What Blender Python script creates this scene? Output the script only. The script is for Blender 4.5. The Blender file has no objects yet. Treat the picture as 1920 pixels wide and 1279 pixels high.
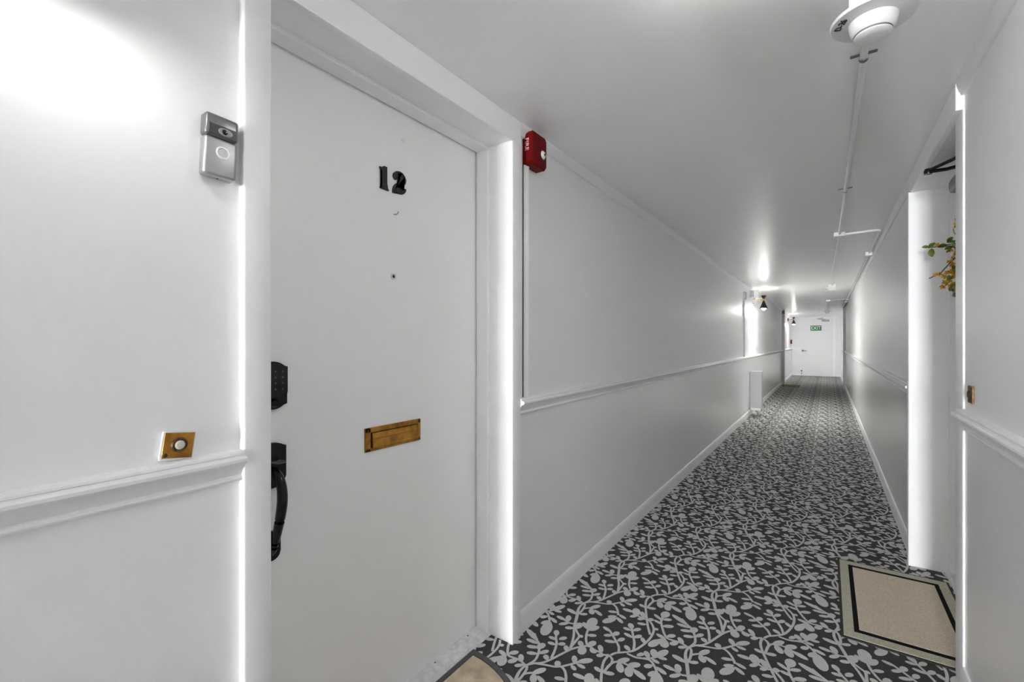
import bpy, bmesh, math, random
from mathutils import Vector, Matrix
random.seed(7)
PI = math.pi
scene = bpy.context.scene
COL = scene.collection

# ------------------------------------------------------------------ camera, world, exposure
F_PX, EYE, VPX, VPY = 853.0, 1.21, 1551.0, 640.5
YAW = math.atan((VPX - 960) / F_PX)
cam_data = bpy.data.cameras.new('camera')
cam_data.sensor_width = 36.0
cam_data.lens = F_PX / 1920 * 36.0
cam_data.shift_y = (VPY - 639.5) / 1920
cam_data.clip_start = 0.02
cam = bpy.data.objects.new('camera', cam_data)
COL.objects.link(cam)
cam.location = (0, 0, EYE)
cam.rotation_euler = (PI / 2, 0, YAW)
scene.camera = cam

world = bpy.data.worlds.new('daylight')
scene.world = world
world.use_nodes = True
world.node_tree.nodes['Background'].inputs[0].default_value = (0.96, 0.98, 1.0, 1)
world.node_tree.nodes['Background'].inputs[1].default_value = 18.5
BULB_FAR, BULB_END, BULB_UP, BULB_NEAR, FILL_DOME = 72.0, 46.0, 40.0, 2.4, 0.95
scene.view_settings.view_transform = 'Standard'
scene.view_settings.look = 'None'
scene.view_settings.exposure = 4.08
scene.view_settings.gamma = 1.0
scene.view_settings.use_curve_mapping = False
scene.cycles.max_bounces = 16
scene.cycles.diffuse_bounces = 14
scene.cycles.glossy_bounces = 6
scene.cycles.transparent_max_bounces = 8

# ------------------------------------------------------------------ pixel helpers (photo 1920x1279 -> world)
CS, SN = math.cos(YAW), math.sin(YAW)
def ray(px, py):
    u = (px - 960) / F_PX; v = (VPY - py) / F_PX
    return Vector((u * CS - SN, u * SN + CS, v))
def on_z(px, py, z):
    r = ray(px, py); return r * ((z - EYE) / r.z) + Vector((0, 0, EYE))
def on_x(px, py, x):
    r = ray(px, py); return r * (x / r.x) + Vector((0, 0, EYE))
def on_y(px, py, y):
    r = ray(px, py); return r * (y / r.y) + Vector((0, 0, EYE))

# ------------------------------------------------------------------ materials
def mat(name, color, rough=0.5, metal=0.0, noise=0.0, nscale=20.0, bump=0.0, bscale=200.0, bdist=0.001,
        stretch=(1, 1, 1), emit=0.0, coat=0.0, color2=None, spec=0.5):
    m = bpy.data.materials.new(name); m.use_nodes = True
    nt = m.node_tree; b = nt.nodes['Principled BSDF']
    b.inputs['Base Color'].default_value = (*color, 1)
    b.inputs['Roughness'].default_value = rough
    b.inputs['Metallic'].default_value = metal
    b.inputs['Specular IOR Level'].default_value = spec
    if coat: b.inputs['Coat Weight'].default_value = coat; b.inputs['Coat Roughness'].default_value = 0.12
    if emit:
        b.inputs['Emission Color'].default_value = (*color, 1); b.inputs['Emission Strength'].default_value = emit
    if noise or bump:
        tc = nt.nodes.new('ShaderNodeTexCoord'); mp = nt.nodes.new('ShaderNodeMapping')
        mp.inputs['Scale'].default_value = stretch
        nt.links.new(tc.outputs['Object'], mp.inputs['Vector'])
    if noise:
        n = nt.nodes.new('ShaderNodeTexNoise'); n.inputs['Scale'].default_value = nscale; n.inputs['Detail'].default_value = 5
        r = nt.nodes.new('ShaderNodeValToRGB')
        c2 = color2 if color2 else tuple(max(0, c * (1 - noise)) for c in color)
        r.color_ramp.elements[0].position = 0.35; r.color_ramp.elements[1].position = 0.65
        r.color_ramp.elements[0].color = (*c2, 1); r.color_ramp.elements[1].color = (*color, 1)
        nt.links.new(mp.outputs[0], n.inputs['Vector']); nt.links.new(n.outputs[0], r.inputs[0])
        nt.links.new(r.outputs[0], b.inputs['Base Color'])
    if bump:
        n2 = nt.nodes.new('ShaderNodeTexNoise'); n2.inputs['Scale'].default_value = bscale; n2.inputs['Detail'].default_value = 3
        bp = nt.nodes.new('ShaderNodeBump'); bp.inputs['Strength'].default_value = bump; bp.inputs['Distance'].default_value = bdist
        nt.links.new(mp.outputs[0], n2.inputs['Vector']); nt.links.new(n2.outputs[0], bp.inputs['Height'])
        nt.links.new(bp.outputs[0], b.inputs['Normal'])
    return m

M = {}
M['wall'] = mat('wall_paint', (0.90, 0.90, 0.90), 0.30, bump=0.25, bscale=26, bdist=0.0012, stretch=(1, .45, 1.7))
def gloss_split(m, z, r_low, r_up):
    nt = m.node_tree; p = nt.nodes['Principled BSDF']
    tc = nt.nodes.new('ShaderNodeTexCoord'); sx = nt.nodes.new('ShaderNodeSeparateXYZ'); gt = nt.nodes.new('ShaderNodeMath'); gt.operation = 'GREATER_THAN'; gt.inputs[1].default_value = z
    mr = nt.nodes.new('ShaderNodeMapRange'); mr.inputs[3].default_value = r_low; mr.inputs[4].default_value = r_up
    nt.links.new(tc.outputs['Object'], sx.inputs[0]); nt.links.new(sx.outputs[2], gt.inputs[0]); nt.links.new(gt.outputs[0], mr.inputs[0]); nt.links.new(mr.outputs[0], p.inputs['Roughness'])
gloss_split(M['wall'], .94, 0.21, 0.50)     # glossier enamel below the chair rail
M['trim'] = mat('trim_enamel', (0.90, 0.90, 0.90), 0.45, spec=0.35)
M['door'] = mat('door_enamel', (0.90, 0.90, 0.90), 0.38, bump=0.10, bscale=14, bdist=0.001)
M['flat'] = mat('flat_white_paint', (0.82, 0.82, 0.82), 0.7, spec=0.25)
M['ceil'] = mat('ceiling_paint', (0.88, 0.88, 0.88), 0.33, bump=0.15, bscale=9, bdist=0.0015)
M['carpet'] = mat('carpet_ground', (0.105, 0.105, 0.107), 0.95, noise=0.5, nscale=420, bump=0.8, bscale=700, bdist=0.002, spec=0.15)
M['leaf_pile'] = mat('carpet_leaf_pile', (0.76, 0.76, 0.74), 0.95, noise=0.22, nscale=380, bump=0.7, bscale=700, bdist=0.002, spec=0.15)
M['black'] = mat('black_metal', (0.005, 0.005, 0.005), 0.25, spec=0.35)
M['black_gloss'] = mat('black_glass', (0.004, 0.004, 0.005), 0.08)
M['black_sat'] = mat('satin_black', (0.02, 0.02, 0.02), 0.45)
M['numeral'] = mat('black_numeral', (0.022, 0.023, 0.022), 0.5, noise=0.5, nscale=60)
M['key'] = mat('keypad_mark', (0.09, 0.09, 0.10), 0.4)
M['brass'] = mat('aged_brass', (0.62, 0.31, 0.055), 0.36, metal=0.8, noise=0.6, nscale=26, color2=(0.30, 0.13, 0.018))
M['brass_dark'] = mat('tarnished_brass', (0.20, 0.11, 0.04), 0.5, metal=0.6, noise=0.8, nscale=70, color2=(0.03, 0.02, 0.008))
M['cream'] = mat('cream_button', (0.70, 0.67, 0.58), 0.35)
M['silver'] = mat('satin_silver', (0.44, 0.44, 0.45), 0.42, metal=0.8)
M['silver_lite'] = mat('bright_silver_ring', (0.90, 0.90, 0.90), 0.4)
M['gunmetal'] = mat('dark_silver', (0.20, 0.20, 0.21), 0.28, metal=0.55)
M['lens'] = mat('smoked_lens', (0.055, 0.055, 0.06), 0.15)
M['lens_lite'] = mat('lens_surround', (0.28, 0.28, 0.29), 0.2)
M['red'] = mat('fire_red', (0.15, 0.001, 0.0015), 0.5, noise=0.15, nscale=8, spec=0.12)
M['red_text'] = mat('pale_lettering', (0.85, 0.55, 0.52), 0.5)
M['strobe'] = mat('strobe_lens', (0.75, 0.75, 0.72), 0.08, coat=0.6)
M['strobe_dark'] = mat('strobe_reflector', (0.12, 0.11, 0.10), 0.2, metal=0.5)
M['plastic'] = mat('white_plastic', (0.72, 0.72, 0.71), 0.4)
M['plastic_dk'] = mat('detector_vent', (0.25, 0.25, 0.25), 0.6)
M['conduit'] = mat('painted_conduit', (0.80, 0.80, 0.80), 0.28)
M['strap'] = mat('dark_strap', (0.16, 0.16, 0.16), 0.5)
M['grey_metal'] = mat('grey_raceway', (0.36, 0.36, 0.36), 0.4)
M['grey_panel'] = mat('pale_grey_panel', (0.46, 0.46, 0.46), 0.5)
M['post_grey'] = mat('grey_post_paint', (0.27, 0.27, 0.27), 0.45)
M['dark_grey'] = mat('dark_grey_metal', (0.17, 0.17, 0.17), 0.4, metal=0.4)
M['closer'] = mat('closer_grey', (0.075, 0.075, 0.075), 0.4)
M['rubber'] = mat('grey_rubber', (0.085, 0.082, 0.09), 0.6)
M['rubber_blk'] = mat('black_rubber', (0.012, 0.012, 0.012), 0.6)
M['mat_beige'] = mat('mat_beige_weave', (0.86, 0.75, 0.59), 0.95, noise=0.3, nscale=260, bump=0.9, bscale=500, bdist=0.002, spec=0.1)
M['mat_edge'] = mat('mat_sage_weave', (0.70, 0.68, 0.53), 0.95, noise=0.35, nscale=260, bump=0.9, bscale=500, bdist=0.002, spec=0.1)
M['mat_band'] = mat('mat_black_band', (0.012, 0.012, 0.012), 0.95, spec=0.1)
M['stone'] = mat('mat_stone', (0.68, 0.56, 0.40), 0.8, noise=0.35, nscale=16, bump=1.0, bscale=22, bdist=0.012)
M['mustard'] = mat('mustard_weave', (0.17, 0.13, 0.02), 0.95, noise=0.3, nscale=40)
M['green_sign'] = mat('exit_green', (0.02, 0.16, 0.03), 0.5)
M['sign_white'] = mat('exit_white', (0.75, 0.90, 0.75), 0.5)
M['twig'] = mat('twig_brown', (0.10, 0.055, 0.025), 0.8, noise=0.4, nscale=50)
M['leaf'] = mat('leaf_green', (0.12, 0.19, 0.015), 0.5, noise=0.5, nscale=60)
M['petal'] = mat('petal_yellow', (0.88, 0.46, 0.010), 0.55, noise=0.45, nscale=70)
M['threshold'] = mat('threshold_metal', (0.82, 0.82, 0.82), 0.45, noise=0.22, nscale=45)
M['putty'] = mat('painted_block', (0.76, 0.77, 0.78), 0.45)
M['ink'] = mat('marker_ink', (0.03, 0.03, 0.03), 0.7)
M['bulb_far'] = mat('lit_bulb_bright', (1.0, 0.99, 0.97), 0.3, emit=BULB_FAR)
M['bulb_up'] = mat('lit_bulb_up', (1.0, 0.99, 0.97), 0.3, emit=BULB_UP)
M['bulb_end'] = mat('lit_bulb_end', (1.0, 0.99, 0.97), 0.3, emit=BULB_END)
M['fill_dome'] = mat('fill_lamp_glow', (1.0, 0.99, 0.97), 0.4, emit=FILL_DOME)  # glow of the added ceiling fill lamp
M['bulb_near'] = mat('lit_bulb_dimmed', (1.0, 0.99, 0.97), 0.3, emit=BULB_NEAR)
g = bpy.data.materials.new('added_window_glass'); g.use_nodes = True
nt = g.node_tree; nt.nodes.remove(nt.nodes['Principled BSDF'])
tr = nt.nodes.new('ShaderNodeBsdfTransparent'); gl = nt.nodes.new('ShaderNodeBsdfGlossy'); gl.inputs['Roughness'].default_value = 0.03
mx = nt.nodes.new('ShaderNodeMixShader'); mx.inputs[0].default_value = 0.06
nt.links.new(tr.outputs[0], mx.inputs[1]); nt.links.new(gl.outputs[0], mx.inputs[2])
nt.links.new(mx.outputs[0], nt.nodes['Material Output'].inputs[0])
M['glass'] = g

# ------------------------------------------------------------------ mesh helpers
def box(bm, x0, x1, y0, y1, z0, z1, bev=0.0, seg=2):
    vs = [bm.verts.new((x, y, z)) for x in (x0, x1) for y in (y0, y1) for z in (z0, z1)]
    fs = []
    for q in ((0, 1, 3, 2), (4, 6, 7, 5), (0, 4, 5, 1), (2, 3, 7, 6), (0, 2, 6, 4), (1, 5, 7, 3)):
        fs.append(bm.faces.new([vs[i] for i in q]))
    if bev:
        es = {e for f_ in fs for e in f_.edges}
        bmesh.ops.bevel(bm, geom=list(es), offset=bev, segments=seg, profile=0.5, affect='EDGES')
    return vs
def profile_y(bm, pts, y0, y1):
    """closed (x,z) profile swept along y"""
    a = [bm.verts.new((x, y0, z)) for x, z in pts]; b = [bm.verts.new((x, y1, z)) for x, z in pts]
    n = len(pts)
    for i in range(n):
        bm.faces.new((a[i], a[(i + 1) % n], b[(i + 1) % n], b[i]))
    bm.faces.new(a[::-1]); bm.faces.new(b)
def profile_z(bm, pts, z0, z1):
    a = [bm.verts.new((x, y, z0)) for x, y in pts]; b = [bm.verts.new((x, y, z1)) for x, y in pts]
    n = len(pts)
    for i in range(n):
        bm.faces.new((a[i], a[(i + 1) % n], b[(i + 1) % n], b[i]))
    bm.faces.new(a[::-1]); bm.faces.new(b)
def tube(bm, pts, rad, seg=10, cap=True):
    pts = [Vector(p) for p in pts]
    rads = rad if isinstance(rad, (list, tuple)) else [rad] * len(pts)
    rings = []
    for i, p in enumerate(pts):
        d = (pts[min(i + 1, len(pts) - 1)] - pts[max(i - 1, 0)]).normalized()
        up = Vector((0, 0, 1)) if abs(d.z) < 0.95 else Vector((1, 0, 0))
        s = d.cross(up).normalized(); t = s.cross(d).normalized()
        rings.append([bm.verts.new(p + (s * math.cos(2 * PI * k / seg) + t * math.sin(2 * PI * k / seg)) * rads[i]) for k in range(seg)])
    for a, b in zip(rings, rings[1:]):
        for k in range(seg):
            bm.faces.new((a[k], a[(k + 1) % seg], b[(k + 1) % seg], b[k]))
    if cap:
        bm.faces.new(rings[0][::-1]); bm.faces.new(rings[-1])
def lathe(bm, prof, seg=32, mtx=None):
    """prof: (r,z) list around z; mtx places it"""
    mtx = mtx or Matrix.Identity(4)
    rings = []
    for r, z in prof:
        if r < 1e-6: rings.append([bm.verts.new(mtx @ Vector((0, 0, z)))])
        else: rings.append([bm.verts.new(mtx @ Vector((r * math.cos(2 * PI * k / seg), r * math.sin(2 * PI * k / seg), z))) for k in range(seg)])
    for a, b in zip(rings, rings[1:]):
        for k in range(seg):
            k2 = (k + 1) % seg
            if len(a) == 1 and len(b) == 1: continue
            if len(a) == 1: bm.faces.new((a[0], b[k2], b[k]))
            elif len(b) == 1: bm.faces.new((a[k], a[k2], b[0]))
            else: bm.faces.new((a[k], a[k2], b[k2], b[k]))
def poly_prism(bm, pts, off):
    """closed loop of 3D points extruded by vector off"""
    off = Vector(off)
    a = [bm.verts.new(p) for p in pts]; b = [bm.verts.new(Vector(p) + off) for p in pts]
    n = len(pts)
    for i in range(n): bm.faces.new((a[i], a[(i + 1) % n], b[(i + 1) % n], b[i]))
    f1 = bm.faces.new(a[::-1]); f2 = bm.faces.new(b)
    bmesh.ops.triangulate(bm, faces=[f1, f2])

def obj(name, bm, m, parent=None, smooth=None, loc=None):
    bmesh.ops.recalc_face_normals(bm, faces=bm.faces[:])
    me = bpy.data.meshes.new(name); bm.to_mesh(me); bm.free()
    me.materials.append(M[m] if isinstance(m, str) else m)
    if smooth is not None:
        for p in me.polygons: p.use_smooth = True
        try: me.set_sharp_from_angle(angle=math.radians(smooth))
        except Exception: pass
    o = bpy.data.objects.new(name, me); COL.objects.link(o)
    if parent is not None:
        o.parent = parent
        o.matrix_parent_inverse = Matrix.Translation(parent.location).inverted()
    if loc is not None: o.location = loc
    return o
def B(): return bmesh.new()
def struct(o, label=None, cat=None):
    o['kind'] = 'structure'
    if label: o['label'] = label
    if cat: o['category'] = cat
    return o
def tag(o, label, cat, group=None):
    o['label'] = label; o['category'] = cat
    if group: o['group'] = group
    return o
def thing(name, loc, label, cat, group=None):
    o = bpy.data.objects.new(name, None); COL.objects.link(o); o.location = loc; o.empty_display_size = 0.05
    bpy.context.view_layer.update()
    return tag(o, label, cat, group)
def text_mesh(name, body, size, m, parent, mtx, depth=0.0006, align='CENTER'):
    cu = bpy.data.curves.new(name, 'FONT'); cu.body = body; cu.size = size; cu.extrude = depth
    cu.align_x = align; cu.align_y = 'CENTER'
    t = bpy.data.objects.new(name, cu); COL.objects.link(t)
    bpy.context.view_layer.update()
    me = bpy.data.meshes.new_from_object(t.evaluated_get(bpy.context.evaluated_depsgraph_get()))
    bpy.data.objects.remove(t); me.transform(mtx)
    me.materials.clear(); me.materials.append(M[m])
    me.name = name
    o = bpy.data.objects.new(name, me); COL.objects.link(o)
    if parent is not None:
        o.parent = parent; o.matrix_parent_inverse = Matrix.Translation(parent.location).inverted()
    return o
def frame(xaxis, yaxis, org):
    x = Vector(xaxis).normalized(); y = Vector(yaxis).normalized(); z = x.cross(y)
    return Matrix(((x.x, y.x, z.x, org[0]), (x.y, y.y, z.y, org[1]), (x.z, y.z, z.z, org[2]), (0, 0, 0, 1)))

# ------------------------------------------------------------------ the corridor (metres; y runs down the hall)
LW, RW, CEIL = -1.05, 0.39, 2.108        # wall faces and ceiling
YB, YE = -14.0, 19.2                      # back and far end
LD0, LD1, DTOP = 0.531, 1.494, 2.015     # left door opening
RD0, RD1 = 2.281, 3.243                  # right door opening
LDX, RDX = -1.214, 0.560                 # door faces

b = B(); box(b, -1.45, 0.85, YB - .15, YE + .15, -0.12, 0.0)
floor = struct(obj('floor', b, 'carpet'), 'charcoal patterned hallway carpet running the length of the corridor', 'floor')
b = B(); box(b, -1.45, 0.85, YB - .15, YE + .15, CEIL, CEIL + .12)
struct(obj('ceiling', b, 'ceil'), 'low glossy white ceiling over the whole corridor', 'ceiling')
b = B()
box(b, LW - .30, LW, YB, LD0 - .02, 0, CEIL); box(b, LW - .30, LW, LD1 + .02, YE, 0, CEIL); box(b, LW - .30, LW, LD0 - .02, LD1 + .02, DTOP + .02, CEIL)
box(b, LW - .40, LW - .30, LD0 - .1, LD1 + .1, 0, CEIL)
struct(obj('wall_left', b, 'wall'), 'long white painted wall with the number 12 door', 'wall')
b = B()
box(b, RW, RW + .30, YB, RD0 - .02, 0, CEIL)
box(b, RW, RW + .30, RD1 + .02, YE, 0, CEIL); box(b, RW, RW + .30, RD0 - .02, RD1 + .02, DTOP + .02, CEIL)
box(b, RW + .30, RW + .40, RD0 - .1, RD1 + .1, 0, CEIL)
struct(obj('wall_right', b, 'wall'), 'long white painted wall with the recessed doorway', 'wall')
b = B(); box(b, LW - .30, RW + .30, YE, YE + .12, 0, CEIL)
struct(obj('wall_end', b, 'flat'), 'white end wall around the exit door', 'wall')
# back wall with a window added as unseen fill light behind the camera
wx0, wx1, wz0, wz1 = LW + .08, RW - .08, 0.25, 2.02
b = B(); box(b, LW - .3, wx0, YB - .12, YB, 0, CEIL); box(b, wx1, RW + .3, YB - .12, YB, 0, CEIL)
box(b, wx0, wx1, YB - .12, YB, 0, wz0); box(b, wx0, wx1, YB - .12, YB, wz1, CEIL)
struct(obj('wall_back', b, 'wall'), 'white wall behind the camera around the added window', 'wall')
b = B(); box(b, wx0, wx1, YB - .065, YB - .060, wz0, wz1)
win = struct(obj('added_window_1', b, 'glass'), 'added tall clear window, unseen behind the camera, giving fill daylight', 'window')
b = B()
for x in (wx0, (wx0 + wx1) / 2 - .02, wx1 - .04): box(b, x, x + .04, YB - .09, YB - .03, wz0, wz1)
for z in (wz0, (wz0 + wz1) / 2 - .02, wz1 - .04): box(b, wx0, wx1, YB - .088, YB - .032, z, z + .04)
obj('added_window_frame', b, 'trim', win)
pd = bpy.data.lights.new('window_portal', 'AREA'); pd.shape = 'RECTANGLE'; pd.size = wx1 - wx0; pd.size_y = wz1 - wz0; pd.cycles.is_portal = True
po = bpy.data.objects.new('window_portal', pd); COL.objects.link(po); po.location = ((wx0 + wx1) / 2, YB - .10, (wz0 + wz1) / 2); po.rotation_euler = (PI / 2, 0, 0)

# chair rails, baseboards, crowns
RAIL = [(0, .977), (.020, .977), (.024, .973), (.024, .969), (.021, .967), (.033, .966), (.037, .962), (.037, .956), (.033, .951), (.026, .949), (.022, .945),
        (.014, .930), (.010, .924), (.010, .921), (.014, .919), (.015, .916), (.013, .912), (0, .912)]
BASE = [(0, 0), (.013, 0), (.013, .066), (.011, .076), (.006, .086), (0, .089)]
CROWN = [(0, CEIL), (.022, CEIL), (.022, CEIL - .012), (.017, CEIL - .03), (.012, CEIL - .042), (.010, CEIL - .048), (0, CEIL - .048)]
def run(name, prof, side, y0, y1, label):
    bb = B()
    pts = [((LW + x) if side == 'L' else (RW - x), z) for x, z in prof]
    profile_y(bb, pts, y0, y1)
    return struct(obj(name, bb, 'trim', smooth=28), label, 'trim')
CW = 0.056
run('trim_1', RAIL, 'L', YB, LD0 - CW, 'white moulded chair rail on the left wall nearest the camera, before the number 12 door')
run('trim_2', RAIL, 'L', LD1 + CW, 14.87, 'white moulded chair rail on the left wall beyond the number 12 door')
run('trim_3', RAIL, 'L', 14.97, YE, 'far white chair rail on the left wall beyond the hall frame')
run('trim_4', RAIL, 'R', YB, RD0 - .106, 'white chair rail on the right wall nearest the camera')
run('trim_5', RAIL, 'R', RD1 + CW, 14.45, 'white chair rail on the right wall beyond the recessed doorway')
run('baseboard_left', BASE, 'L', LD1 + CW, 14.87, 'white baseboard along the left wall beyond the number 12 door').name = 'baseboard_left'
run('baseboard_left_near', BASE, 'L', YB, LD0 - CW, 'white baseboard along the left wall before the number 12 door')
run('baseboard_left_far', BASE, 'L', 14.97, YE, 'white baseboard at the far left end of the hall')
run('baseboard_right', BASE, 'R', RD1 + CW, 14.45, 'white baseboard along the right wall beyond the doorway')
run('baseboard_right_near', BASE, 'R', YB, RD0 - .106, 'white baseboard along the right wall near the camera')
run('baseboard_right_far', BASE, 'R', 14.55, YE, 'white baseboard at the far right end of the hall')
run('trim_6', CROWN, 'L', LD1 + CW, YE, 'thin white crown strip where the left wall meets the ceiling')
run('trim_7', CROWN, 'R', YB, RD0 - .106, 'thin white crown strip over the near right wall')
run('trim_8', CROWN, 'R', RD1 + CW, YE, 'thin white crown strip over the far right wall')
# quarter round beside the left door casing
b = B()
profile_z(b, [(LW, 1.592)] + [(LW + .016 * math.sin(a), 1.613 - .016 * math.cos(a) + .003) for a in [i * PI / 10 for i in range(11)]] + [(LW, 1.634)], .977, CEIL - .048)
struct(obj('trim_9', b, 'trim', smooth=40), 'thin vertical bead moulding on the left wall beside the door casing', 'trim')

# --- left door: jambs, stops, casing
def rounded_strip(y0, y1, x_wall, x_face, r=.0045):
    s = 1 if x_face > x_wall else -1
    pts = [(x_wall, y0)]
    for k in range(5):
        a = k * PI / 8; pts.append((x_face - s * r * (1 - math.sin(a)), y0 + r * (1 - math.cos(a))))
    for k in range(5):
        a = PI / 2 - k * PI / 8; pts.append((x_face - s * r * (1 - math.sin(a)), y1 - r * (1 - math.cos(a))))
    pts.append((x_wall, y1))
    return pts
def door_trim(n, side, y0, y1, wall, face, stop0, doorx, cw0, cw1, head_face, where, far_face=None):
    s = 1 if side == 'L' else -1       # towards the hall
    deep = wall - s * .30
    xs = sorted((deep, wall))
    bb = B(); box(bb, xs[0], xs[1], y0 - .02, y0, 0, DTOP); box(bb, xs[0], xs[1], y1, y1 + .02, 0, DTOP); box(bb, xs[0], xs[1], y0 - .02, y1 + .02, DTOP, DTOP + .02)
    jamb = struct(obj('trim_%d' % n, bb, 'trim'), 'white painted door jamb lining the ' + where, 'door frame')
    xs = sorted((doorx + s * .006, stop0))
    bb = B(); box(bb, xs[0], xs[1], y0, y0 + .013, 0, DTOP - .013, .002); box(bb, xs[0], xs[1], y1 - .013, y1, 0, DTOP - .013, .002)
    box(bb, xs[0], xs[1], y0, y1, DTOP - .013, DTOP, .002)
    obj('door_stop', bb, 'trim', jamb)
    bb = B(); profile_z(bb, rounded_strip(y0 - cw0, y0 + .004, wall, face), 0, DTOP)
    obj('side_casing', bb, 'trim', jamb, smooth=50)
    bb = B(); profile_z(bb, rounded_strip(y1 - .004, y1 + cw1, wall, far_face or face), 0, DTOP)
    obj('side_casing', bb, 'trim', jamb, smooth=50)
    xs = sorted((wall, head_face))
    bb = B(); box(bb, xs[0], xs[1], y0 - cw0, y1 + cw1, DTOP - .004, CEIL - .0005, .003)
    obj('head_casing', bb, 'trim', jamb)
    return jamb
door_trim(10, 'L', LD0, LD1, LW, -1.030, -1.148, LDX, CW, CW, -1.028, 'number 12 doorway on the left')
door_trim(11, 'R', RD0, RD1, RW, 0.384, .520, RDX, .105, .050, 0.366, 'recessed doorway on the right', .360)

b = B(); box(b, LDX - .045, LDX, LD0 + .004, LD1 - .004, .016, DTOP - .004, .0015)
door1 = struct(obj('door_1', b, 'door'), 'smooth white door with black number 12, brass mail slot and black hardware', 'door')
b = B(); box(b, RDX, RDX + .045, RD0 + .004, RD1 - .004, .012, DTOP - .004, .0015)
door2 = struct(obj('door_2', b, 'door'), 'white door set back in the right doorway, carrying a flower wreath', 'door')
# thresholds
TH = [(-1.245, 0), (-1.245, .012), (-1.222, .017), (-1.185, .018), (-1.172, .013), (-1.150, .010), (-1.140, 0)]
b = B(); profile_y(b, TH, LD0 + .001, LD1 - .001)
th = struct(obj('trim_12', b, 'threshold'), 'worn pale metal threshold under the number 12 door', 'threshold')
for yy in (1.413, 1.226, 1.03, .84, .65):
    b = B(); lathe(b, [(0, .0185), (.004, .0182), (.0045, .0165)], 10, Matrix.Translation((-1.197, yy, .0)))
    obj('screw', b, 'dark_grey', th)
b = B(); profile_y(b, [(.585, 0), (.585, .010), (.55, .014), (.52, .012), (.505, 0)], RD0 + .001, RD1 - .001)
struct(obj('trim_13', b, 'threshold'), 'pale metal threshold under the right door', 'threshold')

# --- carpet pattern: pile leaves and vines raised above the ground pile
def gp(c, which=1):
    ox = 1100 if which == 1 else 1300
    p = on_z(ox + c[0] / 5.84, 1060 + c[1] / 5.84, 0.0); return Vector((p.x, p.y))
stems1 = [
 [(690,345),(655,385),(645,440),(650,520),(660,600),(672,680),(695,765)],
 [(690,345),(722,372),(724,402),(692,435),(660,472)],
 [(665,590),(705,635),(732,690),(730,740),(695,805),(640,860),(580,905),(505,945),(400,960),(320,967),(265,990)],
 [(850,335),(930,363),(1000,372),(1060,385),(1100,420),(1132,470),(1145,530)],
 [(1000,370),(1060,372),(1130,358)],
 [(690,435),(740,400),(800,400),(870,420),(930,455)],
 [(655,600),(610,585),(560,555),(510,518)],
 [(350,965),(352,900),(330,850),(290,780),(250,715)],
 [(510,945),(522,870),(512,790),(492,700)],
 [(1115,905),(1090,945),(1085,1000),(1100,1070),(1110,1150),(1118,1250)],
 [(1395,285),(1374,322),(1371,362),(1390,420),(1405,480),(1425,540),(1460,610),(1480,680),(1490,745)],
 [(1395,285),(1420,312),(1418,360),(1400,400)],
 [(1432,535),(1490,590),(1522,622),(1510,670),(1492,730)],
 [(1415,352),(1450,342),(1500,340)],
 [(1405,500),(1350,485),(1290,460)],
 [(1115,905),(1060,870),(1000,842),(940,825),(885,805),(850,755),(828,690),(815,620),(835,565)],
 [(860,815),(800,818),(760,840)],
 [(1130,900),(1180,860),(1190,820),(1178,760),(1150,700),(1100,655),(1040,590)],
 [(1115,905),(1190,885),(1270,880),(1340,852),(1420,800),(1500,750),(1568,727)],
 [(1190,885),(1270,895),(1350,907),(1430,920),(1490,920),(1550,960),(1600,1030),(1625,1090)],
 [(1480,922),(1560,902),(1640,878)],
]
stems2 = [
 [(400,725),(470,713),(530,725),(590,755),(650,775),(700,800),(755,800)],
 [(480,705),(440,650),(416,590),(410,530),(418,460)],
 [(175,835),(172,760),(155,690),(122,640),(100,590)],
]
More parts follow.
